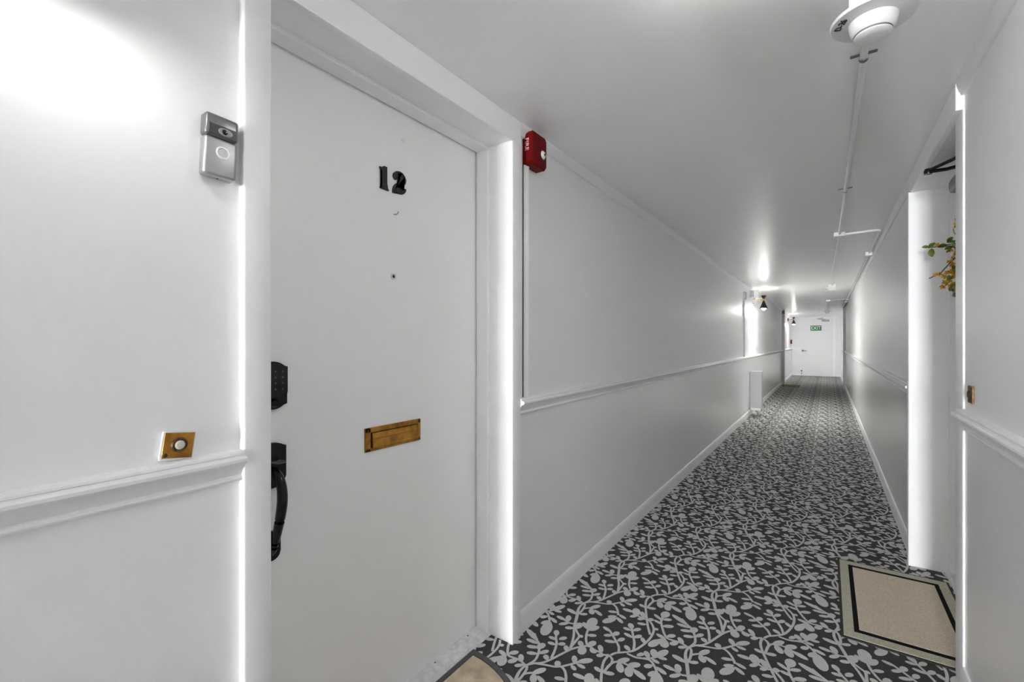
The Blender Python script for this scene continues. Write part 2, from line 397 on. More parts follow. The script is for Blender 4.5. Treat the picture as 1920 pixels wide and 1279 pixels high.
leaves1 = [  # base, tip, width factor
 ((640,468),(576,430),1),((662,472),(762,482),1.1),((655,655),(553,640),1),((515,518),(394,480),1),((540,562),(546,476),1.35),((560,555),(472,570),1),
 ((628,590),(604,512),1),((625,592),(556,596),1),((690,615),(722,588),1.2),((735,705),(788,708),.9),
 ((765,400),(878,372),1),((790,400),(816,474),1.25),((865,425),(980,412),1.25),((880,428),(890,504),1.3),((918,448),(1040,523),.9),
 ((940,352),(992,338),.9),((1045,368),(1012,316),1.2),((1092,362),(1085,303),1.3),((1105,362),(1212,312),1),((1120,360),(1214,380),1),((1075,375),(1148,408),.9),
 ((1088,420),(1015,432),1.2),((1125,432),(1218,488),1),((1132,465),(1058,496),1.2),((1140,475),(1143,612),1.6),
 ((265,735),(180,678),1),((285,772),(186,775),1),((290,775),(353,738),1.3),((322,850),(195,833),1),((338,838),(414,806),1.1),
 ((492,705),(477,640),1.35),((485,722),(400,688),1),((508,725),(593,700),1.1),((505,802),(409,748),1),((520,802),(603,775),1.1),
 ((472,945),(418,882),1.1),((632,862),(604,797),1),((565,995),(626,972),1),
 ((1490,345),(1583,312),1),((1505,345),(1542,404),1.4),((1545,358),(1652,418),.9),((1380,402),(1254,345),1),((1410,402),(1494,400),1),
 ((1295,462),(1182,418),1),((1325,475),(1308,412),1.25),((1345,488),(1247,503),1),((1425,540),(1328,535),1.1),((1435,545),(1478,490),1.5),((1518,622),(1563,620),1),
 ((1055,872),(1008,796),1.15),((1092,902),(1002,911),1),((830,580),(888,518),1.5),((812,605),(740,542),.9),((828,603),(934,604),1.05),((820,652),(736,606),.9),((830,672),(954,672),1.1),
 ((880,788),(972,768),1.25),((868,815),(762,752),1),((850,812),(848,908),1.5),((800,818),(680,893),1.1),((1000,845),(912,872),1.3),
 ((1112,662),(936,542),.85),((1132,690),(985,642),.85),((1155,728),(1026,714),1),((1145,740),(1200,688),1.5),((1180,790),(1056,778),1.05),((1192,788),(1279,757),1.1),
 ((1602,1042),(1472,1022),1),((1612,1100),(1497,1106),1),((1615,1125),(1462,1195),1.1),((1625,1070),(1748,1143),.95),((1618,1115),(1728,1208),.95),
 ((1612,885),(1568,806),1.15),((1635,872),(1783,848),1),((1635,888),(1748,933),.95),((1585,900),(1658,953),.95),((1448,918),(1428,858),1.3),((1312,852),(1262,798),1.2),
]
leaves2 = [
 ((292,762),(264,707),1.1),((112,612),(84,556),1.25),((135,652),(37,620),1),((158,648),(231,629),1.1),((152,702),(55,675),1),((174,697),(248,690),1.1),
 ((432,722),(382,662),1.25),((450,715),(460,798),1.5),((495,718),(548,668),1.35),((530,735),(612,785),1.4),
 ((410,535),(420,436),1.5),((402,548),(322,478),1),((428,562),(508,520),1.1),((428,608),(531,611),1.05),((668,778),(608,702),1.1),((705,802),(629,810),1.1),((140,850),(98,800),1.1),
]
def smooth_line(pts, n=5):
    out = []
    for i in range(len(pts) - 1):
        p0 = pts[max(i - 1, 0)]; p1 = pts[i]; p2 = pts[i + 1]; p3 = pts[min(i + 2, len(pts) - 1)]
        for k in range(n):
            t = k / n
            out.append(0.5 * ((2 * p1) + (p2 - p0) * t + (2 * p0 - 5 * p1 + 4 * p2 - p3) * t * t + (3 * p1 - p0 - 3 * p2 + p3) * t ** 3))
    out.append(pts[-1]); return out
tile = []        # list of (center, [poly pts...], is_strip)
for w_, lst in ((1, stems1), (2, stems2)):
    for st in lst:
        ln = smooth_line([gp(c, w_) for c in st], 3)
        for i in range(len(ln) - 1):
            d0 = (ln[min(i + 1, len(ln) - 1)] - ln[max(i - 1, 0)]).normalized(); d1 = (ln[min(i + 2, len(ln) - 1)] - ln[i]).normalized()
            n0 = Vector((-d0.y, d0.x)) * .0050; n1 = Vector((-d1.y, d1.x)) * .0050
            tile.append([ln[i] - n0, ln[i + 1] - n1, ln[i + 1] + n1, ln[i] + n0])
for w_, lst in ((1, leaves1), (2, leaves2)):
    for a_, t_, wf in lst:
        p, q = gp(a_, w_), gp(t_, w_); d = q - p; L = d.length; d.normalize(); nrm = Vector((-d.y, d.x))
        hw = min(max(.22 * L, .0095), .0150) * wf
        prof = [(0, .25), (.12, .55), (.32, .90), (.58, 1.0), (.80, .82), (.94, .48), (1.0, 0), (.94, -.48), (.80, -.82), (.58, -1.0), (.32, -.90), (.12, -.55), (0, -.25)]
        tile.append([p + d * (L * s_) + nrm * (hw * k_) for s_, k_ in prof])
VA, VB_ = Vector((.4745, -.040)), Vector((0, .4905))
verts, faces = [], []
def region_ok(c):
    if not (YB < c.y < YE): return False
    if LW - .005 < c.x < RW + .005: return True
    if LW - .10 < c.x <= LW and LD0 + .005 < c.y < LD1 - .005: return True
    if RW <= c.x < .505 and RD0 + .005 < c.y < RD1 - .005: return True
    return False
PZ = .0012
for i in range(-2, 5):
    for j in range(-32, 40):
        o_ = VA * i + VB_ * j
        for ti, pl in enumerate(tile):
            c = sum(pl, Vector((0, 0))) / len(pl) + o_
            if not region_ok(c): continue
            s = len(verts); zz = PZ + .00002 * (ti % 97)
            for p in pl:
                x = min(max(p.x + o_.x, LW - .13), .53) if (LD0 < c.y < LD1 or RD0 < c.y < RD1) else min(max(p.x + o_.x, LW - .02), RW + .02)
                verts.append((x, p.y + o_.y, zz))
            faces.append(tuple(range(s, s + len(pl))))
me = bpy.data.meshes.new('leaf_vine_pile'); me.from_pydata(verts, [], faces); me.materials.append(M['leaf_pile'])
lv = bpy.data.objects.new('leaf_vine_pile', me); COL.objects.link(lv); lv.parent = floor; lv['kind'] = 'stuff'
lv['label'] = 'pale grey leafy vine pattern woven into the charcoal carpet'

# --- frame posts far down the hall
b = B(); box(b, LW - .01, -.985, 14.87, 14.97, 0, CEIL, .003)
struct(obj('trim_14', b, 'post_grey'), 'tall grey-white frame post far down the left side of the hall', 'trim')
b = B(); box(b, .335, RW + .01, 14.45, 14.55, 0, CEIL, .003)
struct(obj('trim_15', b, 'post_grey'), 'tall grey-white frame post far down the right side of the hall', 'trim')
b = B(); box(b, LW, -.985, 14.835, 14.869, 1.985, 2.082, .004)
tag(obj('black_sensor', b, 'black_sat'), 'small black box at the top of the far left frame post', 'sensor')

# --- end wall door
ED0, ED1 = -.765, .165
b = B(); box(b, ED0, ED1, YE - .012, YE + .01, .01, 2.02, .002)
door3 = struct(obj('door_3', b, 'flat'), 'white exit door closing the far end of the hall', 'door')
b = B(); box(b, ED0 - .012, ED0 - .002, YE - .022, YE, 0, 2.04); box(b, ED1 + .002, ED1 + .062, YE - .022, YE, 0, 2.09); box(b, ED0 - .012, ED1 + .002, YE - .022, YE, 2.022, 2.06)
struct(obj('trim_16', b, 'trim'), 'white casing around the far exit door', 'trim')
b = B(); profile_y(b, [(LW, 0), (RW, 0), (RW, .07), (LW, .07)], YE - .01, YE)
struct(obj('baseboard_end', b, 'trim'), 'white baseboard across the far end wall', 'baseboard')
b = B(); profile_y(b, [(LW, .93), (ED0 - .013, .93), (ED0 - .013, .965), (LW, .965)], YE - .03, YE)
struct(obj('trim_17', b, 'trim'), 'short white chair rail beside the far exit door', 'trim')
b = B(); lathe(b, [(0, 0), (.032, 0), (.032, .012), (.014, .016), (.012, .05), (0, .052)], 16, frame((1, 0, 0), (0, 0, 1), (-.715, YE - .012, .887)) )
lever = obj('door_handle', b, 'dark_grey', door3, smooth=40)
b = B(); tube(b, [(-.715, YE - .06, .887), (-.66, YE - .065, .887), (-.60, YE - .06, .884)], .011, 8)
obj('lever', b, 'dark_grey', lever)
b = B(); box(b, -.775, -.725, YE - .026, YE - .0115, .155, .195, .003); box(b, -.757, -.743, YE - .04, YE - .014, .06, .16, .003); box(b, -.77, -.73, YE - .045, YE - .014, .055, .08, .004)
obj('kick_down_stop', b, 'dark_grey', door3)
b = B(); box(b, -.16, .06, YE - .07, YE - .0115, 1.905, 1.965, .01)
cl = obj('door_closer', b, 'grey_metal', door3)
b = B(); tube(b, [(-.05, YE - .05, 1.97), (-.28, YE - .14, 1.995), (-.12, YE - .02, 2.03)], .012, 6)
obj('closer_arm', b, 'grey_metal', cl)
ex = thing('exit_sign', (-.325, YE - .03, 1.592), 'green EXIT sign with white letters on the far end door', 'sign')
b = B(); box(b, -.485, -.165, YE - .024, YE - .0125, 1.592, 1.768, .002)
obj('panel', b, 'green_sign', ex)
text_mesh('lettering', 'EXIT', .165, 'sign_white', ex, frame((1, 0, 0), (0, 0, 1), (-.325, YE - .0255, 1.678)) @ Matrix.Scale(.86, 4, (1, 0, 0)))

# ------------------------------------------------------------------ left door hardware (parts of door_1)
def plate_from_px(pts, which_x, depth):
    loop = [on_x(px, py, which_x) for px, py in pts]
    bb = B(); poly_prism(bb, loop, (-depth, 0, 0)); return bb
one = [(256,155),(262,180),(277,186),(279,345),(260,345),(262,355),(338,385),(343,378),(326,356),(326,165),(297,152),(276,161)]
two = [(380,240),(385,216),(410,200),(440,203),(470,222),(490,252),(501,288),(496,320),(477,340),(445,341),(415,348),(398,362),(425,350),(440,355),(455,368),(470,379),(480,376),(484,364),(500,367),(499,390),(486,410),(465,418),(440,411),(412,396),(398,395),(390,403),(377,400),(377,362),(385,335),(405,316),(432,300),(445,280),(447,250),(436,228),(424,219),(430,240),(432,258),(424,276),(405,283),(388,270)]
for nm, pl in (('numeral_one', one), ('numeral_two', two)):
    b = plate_from_px([(660 + x / 4.919, 280 + y / 4.919) for x, y in pl], LDX + .0042, .0042)
    o = obj(nm, b, 'numeral', door1); o['label'] = 'black metal house ' + nm.replace('_', ' ') + ' on the white door'
    for py_ in ((185, 335) if nm == 'numeral_one' else ((250, 385))):
        px_ = 302 if nm == 'numeral_one' else (470 if py_ < 300 else 455)
        c = on_x(660 + px_ / 4.919, 280 + py_ / 4.919, LDX + .0042)
        b = B(); lathe(b, [(0, .0015), (.0026, .001), (.0032, 0)], 10, frame((0, 1, 0), (0, 0, 1), c)); obj('screw', b, 'black_sat', o)
# painted hooks
b = B(); tube(b, [(LDX, 1.046, 1.644), (LDX + .010, 1.046, 1.641), (LDX + .014, 1.050, 1.645), (LDX + .013, 1.054, 1.652)], .002, 6)
obj('cup_hook', b, 'grey_metal', door1)
b = B(); tube(b, [(LDX, 1.081, 1.912), (LDX + .008, 1.081, 1.903), (LDX + .012, 1.084, 1.905), (LDX + .012, 1.086, 1.911)], .002, 6)
obj('cup_hook', b, 'trim', door1)
b = B(); lathe(b, [(.006, .0005), (.0062, .005), (.0095, .005), (.0105, .002), (.0105, 0)], 20, frame((0, 1, 0), (0, 0, 1), (LDX, 1.041, 1.431)))
ph = obj('peephole', b, 'plastic', door1, smooth=40)
b = B(); lathe(b, [(0, .003), (.004, .0025), (.0062, .001)], 16, frame((0, 1, 0), (0, 0, 1), (LDX, 1.041, 1.431)))
obj('peephole_lens', b, 'black_gloss', ph)
# mail slot
sy0, sy1, sz0, sz1 = .924, 1.164, .855, .932
b = B()
x0 = LDX; fx = LDX + .006
box(b, x0, fx, sy0, sy1, sz1 - .016, sz1, .002); box(b, x0, fx, sy0, sy1, sz0, sz0 + .011, .002)
box(b, x0, fx, sy0, sy0 + .022, sz0, sz1, .002); box(b, x0, fx, sy1 - .014, sy1, sz0, sz1, .002)
slot = obj('mail_slot', b, 'brass', door1); slot['label'] = 'aged brass letter slot plate with a hinged flap'
b = B(); box(b, LDX, LDX + .0008, sy0 + .004, sy1 - .004, sz0 + .004, sz1 - .004); obj('slot_gap_shade', b, 'black_sat', slot)  # black sheet paints in the shade of the gaps around the flap
b = B()
fl = [(LDX + .002, sz1 - .018), (LDX + .005, sz1 - .019), (LDX + .0065, sz1 - .030), (LDX + .0085, sz1 - .036), (LDX + .007, sz1 - .040), (LDX + .0095, sz0 + .016), (LDX + .012, sz0 + .012), (LDX + .002, sz0 + .012)]
profile_y(b, fl, sy0 + .028, sy1 - .018)
flap = obj('slot_flap', b, 'brass', slot, smooth=20)
for yy in (sy0 + .010, sy1 - .007):
    for zz in (sz0 + .008, sz1 - .010):
        b = B(); lathe(b, [(0, .002), (.003, .0012), (.004, 0)], 10, frame((0, 1, 0), (0, 0, 1), (fx, yy, zz))); obj('screw', b, 'brass_dark', slot)
# keypad deadbolt
def camelot(y0, y1, z0, z1, n=10, sh=.35):
    """plate outline in (y,z): flat shoulders with an arched top and bottom"""
    yc = (y0 + y1) / 2; hw = (y1 - y0) / 2; rise = (z1 - z0) * .105
    top = []
    pts = []
    for k in range(n + 1):
        t = -1 + 2 * k / n
        a = abs(t)
        r = 0 if a > .82 else (math.cos(a / .82 * PI / 2)) ** .7
        top.append((yc + t * hw, r * rise))
    for y, r in top: pts.append((y, z1 - rise + r))
    for y, r in top[::-1]: pts.append((y, z0 + rise - r))
    return pts
ky0, ky1, kz0, kz1 = .590, .666, 1.030, 1.157
b = B(); poly_prism(b, [(LDX, y, z) for y, z in camelot(ky0, ky1, kz0, kz1, 16)], (.012, 0, 0))
kp = obj('keypad_deadbolt', b, 'black', door1); kp['label'] = 'black electronic keypad deadbolt on the door edge'
b = B(); poly_prism(b, [(LDX + .012, y, z) for y, z in camelot(ky0 + .004, ky1 - .004, kz0 + .034, kz1 - .004, 16)], (.010, 0, 0))
obj('keypad_screen', b, 'black_gloss', kp)
for cy in (ky1 - .018, ky1 - .037):
    for r in range(4):
        b = B(); lathe(b, [(0, .0012), (.0022, .001), (.0026, 0)], 8, frame((0, 1, 0), (0, 0, 1), (LDX + .022, cy, 1.131 - r * .0155))); obj('keypad_key', b, 'key', kp)
b = B(); lathe(b, [(0, .012), (.008, .011), (.011, .006), (.013, 0)], 20, frame((0, 1, 0), (0, 0, 1), (LDX + .012, .628, 1.047)))
obj('key_cylinder', b, 'black', kp, smooth=40)
# handle set
hy0, hy1 = .590, .664
def arch_top(y0, y1, z0, z1, lower_round):
    pts = []
    n = 14; yc = (y0 + y1) / 2; hw = (y1 - y0) / 2
    for k in range(n + 1):
        t = -1 + 2 * k / n; a = abs(t); r = 0 if a > .85 else math.cos(a / .85 * PI / 2) ** .7
        pts.append((yc + t * hw, z1 - .011 + r * .011))
    for k in range(n + 1):
        t = 1 - 2 * k / n
        pts.append((yc + t * hw, z0 + lower_round * (1 - math.sqrt(max(0, 1 - t * t)))))
    return pts
b = B(); poly_prism(b, [(LDX, y, z) for y, z in arch_top(hy0, hy1, .822, .942, .028)], (.011, 0, 0))
hs = obj('handle_set', b, 'black', door1); hs['label'] = 'black curved grip entry handle with thumb latch'
b = B(); poly_prism(b, [(LDX, y, z) for y, z in arch_top(.604, .650, .630, .708, .022)], (.009, 0, 0))
obj('lower_escutcheon', b, 'black', hs)
b = B()
grip = [(.010, .872), (.030, .868), (.048, .852), (.058, .825), (.058, .79), (.048, .75), (.036, .715), (.026, .685), (.018, .662), (.008, .650)]
sp = smooth_line([Vector((x, z)) for x, z in grip], 4)
n_ = len(sp)
tube(b, [(LDX + p.x, .627, p.y) for p in sp], [.0075 + .0055 * math.sin(PI * min(1, max(0, (i / n_) * 1.15))) for i in range(n_)], 12)
obj('grip', b, 'black', hs, smooth=60)
b = B(); lathe(b, [(0, .005), (.010, .0045), (.016, .002), (.0175, 0)], 20, frame((0, 1, 0), (1, 0, 0), (LDX + .03, .632, .895)) @ Matrix.Scale(1.35, 4, (0, 1, 0)))
obj('thumb_latch', b, 'dark_grey', hs, smooth=50)

# ------------------------------------------------------------------ things on the left wall near the door
# video doorbell
db = thing('video_doorbell', (LW, .43, 1.545), 'silver video doorbell with dark camera top on the wall beside the near door casing', 'doorbell')
tilt = math.radians(2.2)
dM = Matrix.Translation((LW, .4285, 1.610)) @ Matrix.Rotation(-tilt, 4, 'X')
def db_part(name, m, fn, smooth=30, par=None):
    bb = B(); fn(bb); bmesh.ops.transform(bb, matrix=dM, verts=bb.verts[:]); return obj(name, bb, m, par or db, smooth=smooth)
dh, dw = .0635, .031
db_part('lower_body', 'silver', lambda bb: box(bb, .0, .0275, -dw, dw, -dh, .017, .0065, 3))
head = db_part('camera_head', 'gunmetal', lambda bb: box(bb, .0, .0285, -dw - .0005, dw + .0005, .0175, dh, .0065, 3))
def lensplate(bb): box(bb, .028, .0293, -dw + .006, dw - .003, .0205, .042, .0006, 1)
db_part('camera_window', 'lens', lensplate, par=head)
db_part('lens_surround', 'lens_lite', lambda bb: lathe(bb, [(0, .0012), (.0075, .001), (.0085, 0)], 24, frame((0, 1, 0), (0, 0, 1), (.0292, .006, .031)) @ Matrix.Scale(1.7, 4, (1, 0, 0))), par=head)
db_part('lens', 'black_gloss', lambda bb: lathe(bb, [(0, .0030), (.0035, .0024), (.0055, 0)], 20, frame((0, 1, 0), (0, 0, 1), (.0302, .004, .031))), par=head)
db_part('button_ring', 'silver_lite', lambda bb: lathe(bb, [(.0092, 0), (.0094, .0016), (.0125, .0016), (.0132, 0)], 32, frame((0, 1, 0), (0, 0, 1), (.0272, .003, -.012))))
db_part('push_button', 'silver', lambda bb: lathe(bb, [(0, .0008), (.0085, .0010), (.0093, 0)], 32, frame((0, 1, 0), (0, 0, 1), (.0273, .003, -.012))))
db_part('security_screw', 'black', lambda bb: lathe(bb, [(0, .0006), (.002, .0004), (.0022, 0)], 10, frame((1, 0, 0), (0, -1, 0), (.014, 0, -dh))))
# old brass bell push
bp_ = thing('bell_push', (LW, .359, .978), 'square aged brass doorbell plate with cream button just above the near chair rail', 'doorbell')
bM = Matrix.Translation((LW, .3595, 1.0075)) @ Matrix.Rotation(math.radians(-8), 4, 'X')
def bp_part(name, m, fn, smooth=30, par=None):
    bb = B(); fn(bb); bmesh.ops.transform(bb, matrix=bM, verts=bb.verts[:]); return obj(name, bb, m, par or bp_, smooth=smooth)
bp_part('painted_block', 'putty', lambda bb: box(bb, 0, .008, -.0285, .0285, -.0295, .0275, .003, 2))
pl_ = bp_part('brass_plate', 'brass', lambda bb: box(bb, .008, .0095, -.0255, .0255, -.0245, .0245, .0005, 1))
bp_part('button_ring', 'brass_dark', lambda bb: lathe(bb, [(.0095, .0018), (.0115, .0035), (.0135, .002), (.0145, 0)], 28, frame((0, 1, 0), (0, 0, 1), (.0095, .001, .001))), par=pl_)
bp_part('push_button', 'cream', lambda bb: lathe(bb, [(0, .0055), (.006, .005), (.0088, .003), (.009, 0)], 24, frame((0, 1, 0), (0, 0, 1), (.0095, .001, .001))), par=pl_)
bp_part('screw', 'black_sat', lambda bb: lathe(bb, [(0, .0014), (.003, .001), (.004, 0)], 10, frame((0, 1, 0), (0, 0, 1), (.0095, -.0195, -.019))), par=pl_)

# fire alarm
fa = thing('fire_alarm', (LW, 1.64, 1.95), 'red FIRE alarm horn with clear strobe high on the left wall by the door casing', 'alarm')
fy0, fy1, fz0, fz1 = 1.594, 1.712, 1.948, 2.090
b = B()
ch = .012
outer = [(fy0 + ch, fz0), (fy1 - ch, fz0), (fy1, fz0 + ch), (fy1, fz1 - ch), (fy1 - ch, fz1), (fy0 + ch, fz1), (fy0, fz1 - ch), (fy0, fz0 + ch)]
yc, zc = (fy0 + fy1) / 2, (fz0 + fz1) / 2
def ring_at(x, k, kz): return [b.verts.new((x, yc + (y - yc) * k, zc + (z - zc) * kz)) for y, z in outer]
rings = [ring_at(LW, 1, 1), ring_at(LW + .042, 1, 1), ring_at(LW + .049, .90, .92)]
for ra, rb in zip(rings, rings[1:]):
    for k in range(8): b.faces.new((ra[k], ra[(k + 1) % 8], rb[(k + 1) % 8], rb[k]))
b.faces.new(rings[0][::-1]); b.faces.new(rings[-1])
obj('housing', b, 'red', fa)
b = B(); box(b, LW + .0485, LW + .0505, yc - .012, yc + .048, zc - .056, zc + .056, .001)
obj('front_panel', b, 'red', fa)
b = B(); lathe(b, [(0, .010), (.010, .009), (.017, .004), (.019, 0)], 20, frame((0, 1, 0), (0, 0, 1), (LW + .0505, yc + .022, zc - .012)))
st_ = obj('strobe_lens', b, 'strobe', fa, smooth=60)
b = B(); lathe(b, [(0, .0125), (.004, .0120), (.006, .0095)], 12, frame((0, 1, 0), (0, 0, 1), (LW + .0505, yc + .022, zc - .012))); obj('strobe_tube', b, 'strobe_dark', st_, smooth=60)
b = B(); lathe(b, [(.019, 0), (.0195, .002), (.0225, .002), (.0235, 0)], 20, frame((0, 1, 0), (0, 0, 1), (LW + .0505, yc + .022, zc - .012))); obj('strobe_bezel', b, 'rubber_blk', fa)
ft = text_mesh('lettering', 'FIRE', .026, 'red_text', fa, frame((0, 0, -1), (1, 0, 0), (LW + .0205, fy0 - .0004, zc + .014)) @ Matrix.Scale(1.12, 4, (1, 0, 0)))

# hourglass wall sconces
def sconce(y, label, bulb='bulb_far'):
    s = thing('wall_sconce', (LW, y, 1.92), label, 'wall lamp', 'black hourglass wall sconces along the left wall')
    sx = -.888
    bb = B(); lathe(bb, [(0, .022), (.040, .020), (.052, .012), (.055, 0)], 28, frame((0, 1, 0), (0, 0, 1), (LW, y, 1.92))); obj('backplate', bb, 'black', s, smooth=50)
    bb = B(); tube(bb, [(LW + .015, y, 1.92), (sx, y, 1.92)], .007, 10); obj('arm', bb, 'brass', s, smooth=60)
    bb = B(); lathe(bb, [(0, -.018), (.012, -.016), (.016, 0), (.012, .016), (0, .018)], 20, Matrix.Translation((sx, y, 1.92))); obj('waist_joint', bb, 'brass', s, smooth=60)
    bb = B(); lathe(bb, [(.011, -.015), (.064, -.150), (.0625, -.150), (.010, -.018)], 36, Matrix.Translation((sx, y, 1.92))); obj('lower_shade', bb, 'black', s, smooth=40)
    bb = B(); lathe(bb, [(.011, .015), (.042, .072), (.0405, .072), (.010, .018)], 36, Matrix.Translation((sx, y, 1.92))); obj('upper_shade', bb, 'black', s, smooth=40)
    bb = B(); lathe(bb, [(0, .05), (.014, .045), (.030, .022), (.036, 0), (.032, -.016), (.018, -.030), (0, -.035)], 20, Matrix.Translation((sx, y, 1.782))); obj('bulb', bb, bulb, s, smooth=80)
    bb = B(); lathe(bb, [(0, -.012), (.012, -.008), (.018, .004), (.012, .014), (0, .018)], 16, Matrix.Translation((sx, y, 1.968))); obj('upper_bulb', bb, 'plastic' if bulb == 'bulb_near' else ('bulb_up' if bulb == 'bulb_far' else bulb), s, smooth=80)
    return s
sconce(8.80, 'black hourglass wall sconce beside the white emergency light, the larger of those in view')
sconce(17.2, 'small distant black hourglass wall sconce near the far exit door', 'bulb_end')
sconce(0.2, 'black hourglass wall sconce on the left wall just above the frame, lighting the doorbell', 'bulb_near')

def fill_lamp(y, label, m='fill_dome'):  # added lamp out of view, brightens the door, walls and floor
    d = thing('added_fill_lamp', (-.15, y, CEIL), label, 'added fill lamp')
    bb = B(); lathe(bb, [(0, 0), (.15, 0), (.152, -.012), (.145, -.022), (0, -.022)], 40, Matrix.Translation((-.15, y, CEIL - .0005))); obj('base', bb, 'plastic', d, smooth=40)
    bb = B(); lathe(bb, [(.135, -.021), (.132, -.045), (.10, -.075), (.05, -.092), (0, -.096)], 40, Matrix.Translation((-.15, y, CEIL))); obj('diffuser', bb, m, d, smooth=60)
fill_lamp(1.05, 'added unseen round white fill lamp on the ceiling opposite the number 12 door')

# grey raceway with box, emergency light, wall box, pull station
rw = thing('surface_raceway', (LW, 7.72, .977), 'thin grey vertical raceway with a small box on the left wall above the chair rail', 'raceway')
b = B(); box(b, LW, LW + .018, 7.70, 7.735, .978, 1.86, .003); obj('channel', b, 'grey_metal', rw)
b = B(); box(b, LW, LW + .035, 7.66, 7.775, 1.855, 1.965, .004); obj('outlet_box', b, 'grey_metal', rw)
em = thing('emergency_light', (LW, 8.45, 1.90), 'white boxy emergency light with a lamp head on the left wall before the larger sconce', 'emergency light')
b = B(); box(b, LW, -.915, 8.36, 8.62, 1.925, 2.055, .008); hb = obj('battery_box', b, 'plastic', em)
b = B()
for k in range(4): box(b, LW + .012 + k * .014, LW + .019 + k * .014, 8.3565, 8.361, 1.935, 2.045)
obj('vent_grille', b, 'dark_grey', hb)
b = B(); tube(b, [(-.985, 8.44, 1.93), (-.985, 8.44, 1.90)], .009, 8); obj('swivel', b, 'dark_grey', em)
b = B(); lathe(b, [(0, -.02), (.022, -.02), (.034, .02), (.034, .032), (.030, .034), (0, .030)], 20, frame((0, 0, 1), (1, 0, 0), (-.985, 8.44, 1.875)) @ Matrix.Rotation(PI, 4, 'X')); obj('lamp_head', b, 'plastic', em, smooth=40)
wb = thing('wall_box', (LW, 8.42, .05), 'pale grey upright box standing out from the left wall above the baseboard', 'box')
b = B(); box(b, LW, -.872, 8.36, 8.54, .125, .724, .005); obj('cover', b, 'grey_panel', wb)
b = B(); box(b, LW, LW + .012, 8.348, 8.552, .135, .70, .002); obj('back_flange', b, 'dark_grey', wb)
b = B(); box(b, LW + .015, -.885, 8.37, 8.53, .085, .124, .006); obj('base_bracket', b, 'plastic', wb)
b = B(); box(b, LW, LW + .05, 18.45, 18.55, 1.13, 1.27, .006)
ps_ = thing('pull_station', (LW, 18.5, 1.13), 'small red fire alarm pull station on the far left wall near the exit door', 'alarm')
obj('housing', b, 'red', ps_)
b = B(); box(b, LW + .049, LW + .058, 18.465, 18.535, 1.17, 1.20, .003); obj('pull_handle', b, 'sign_white', ps_)

# old plate on the right wall
op = thing('corroded_plate', (RW, 2.075, 1.01), 'small corroded brass bell plate on the right wall beside the near casing', 'plate')
b = B(); box(b, RW - .006, RW, 2.052, 2.108, 1.008, 1.064, .001); obj('brass_plate', b, 'brass_dark', op)
b = B(); lathe(b, [(.006, .001), (.008, .005), (.011, .005), (.013, 0)], 20, frame((0, -1, 0), (0, 0, 1), (RW - .006, 2.08, 1.036))); obj('button_socket', b, 'brass_dark', op, smooth=40)
for zz in (1.014, 1.058):
    b = B(); lathe(b, [(0, .002), (.003, .0015), (.004, 0)], 10, frame((0, -1, 0), (0, 0, 1), (RW - .006, 2.058, zz))); obj('screw', b, 'black_sat', op)

# ------------------------------------------------------------------ smoke detectors and conduits
def detector(x, y, label, big=False):
    d = thing('smoke_detector', (x, y, CEIL), label, 'smoke detector', 'white smoke detectors on the ceiling')
    bb = B(); box(bb, x - .052, x + .052, y - .052, y + .052, CEIL - .048, CEIL - .0003, .004); obj('mounting_box', bb, 'plastic', d)
    bb = B(); lathe(bb, [(0, .001), (.090, .001), (.093, -.003), (.090, -.009), (.053, -.012), (0, -.012)], 48, Matrix.Translation((x, y, CEIL - .049))); obj('flange', bb, 'plastic', d, smooth=40)
    bb = B(); lathe(bb, [(.053, -.011), (.052, -.018), (.049, -.032), (.043, -.043), (.041, -.044)], 48, Matrix.Translation((x, y, CEIL - .049))); obj('sensor_body', bb, 'plastic', d, smooth=40)
    bb = B(); lathe(bb, [(.0415, -.042), (.039, -.043), (.039, -.048)], 48, Matrix.Translation((x, y, CEIL - .049))); obj('vent_gap', bb, 'plastic_dk', d)
    bb = B(); lathe(bb, [(.041, -.048), (.041, -.050), (.036, -.054), (.02, -.056), (0, -.0565)], 48, Matrix.Translation((x, y, CEIL - .049))); obj('cap', bb, 'plastic', d, smooth=50)
    if big:
        # hand-written tag on the flange rim, on the side facing the left wall
        a = math.radians(200)
        rad = Vector((math.cos(a), math.sin(a), 0)); tan = Vector((-math.sin(a), math.cos(a), 0))
        p = Vector((x, y, CEIL - .0602)) + rad * .072
        text_mesh('lettering', 'D-26', .022, 'ink', d, frame(tan, rad, (p.x, p.y, p.z)), depth=.0015)
    return d
D1 = (.098, 1.513)
detector(*D1, 'large white smoke detector marked D-26 on the ceiling nearest the camera', True)
detector(.062, 8.75, 'distant white smoke detector at the end of the first ceiling conduit')
detector(.0, 15.7, 'farthest white smoke detector on the ceiling before the exit door')
CZ = CEIL - .014
def pipe(name, pts, par, r=.0095, m='conduit'):
    bb = B(); tube(bb, pts, r, 10); return obj(name, bb, m, par, smooth=60)
def strap(x, y, par, horiz=True, m='strap'):
    bb = B()
    box(bb, x - .034, x - .010, y - .006, y + .006, CEIL - .0035, CEIL - .0003); box(bb, x + .010, x + .034, y - .006, y + .006, CEIL - .0035, CEIL - .0003)
    arc = [(x + .0125 * math.cos(t), y, CZ + .0 - .0125 * math.sin(t)) for t in [k * PI / 10 for k in range(11)]]
    for k in range(10):
        p, q = arc[k], arc[k + 1]
        v = [bb.verts.new((p[0], y - .006, p[2])), bb.verts.new((q[0], y - .006, q[2])), bb.verts.new((q[0], y + .006, q[2])), bb.verts.new((p[0], y + .006, p[2]))]
        bb.faces.new(v)
    return obj('pipe_strap', bb, m, par)
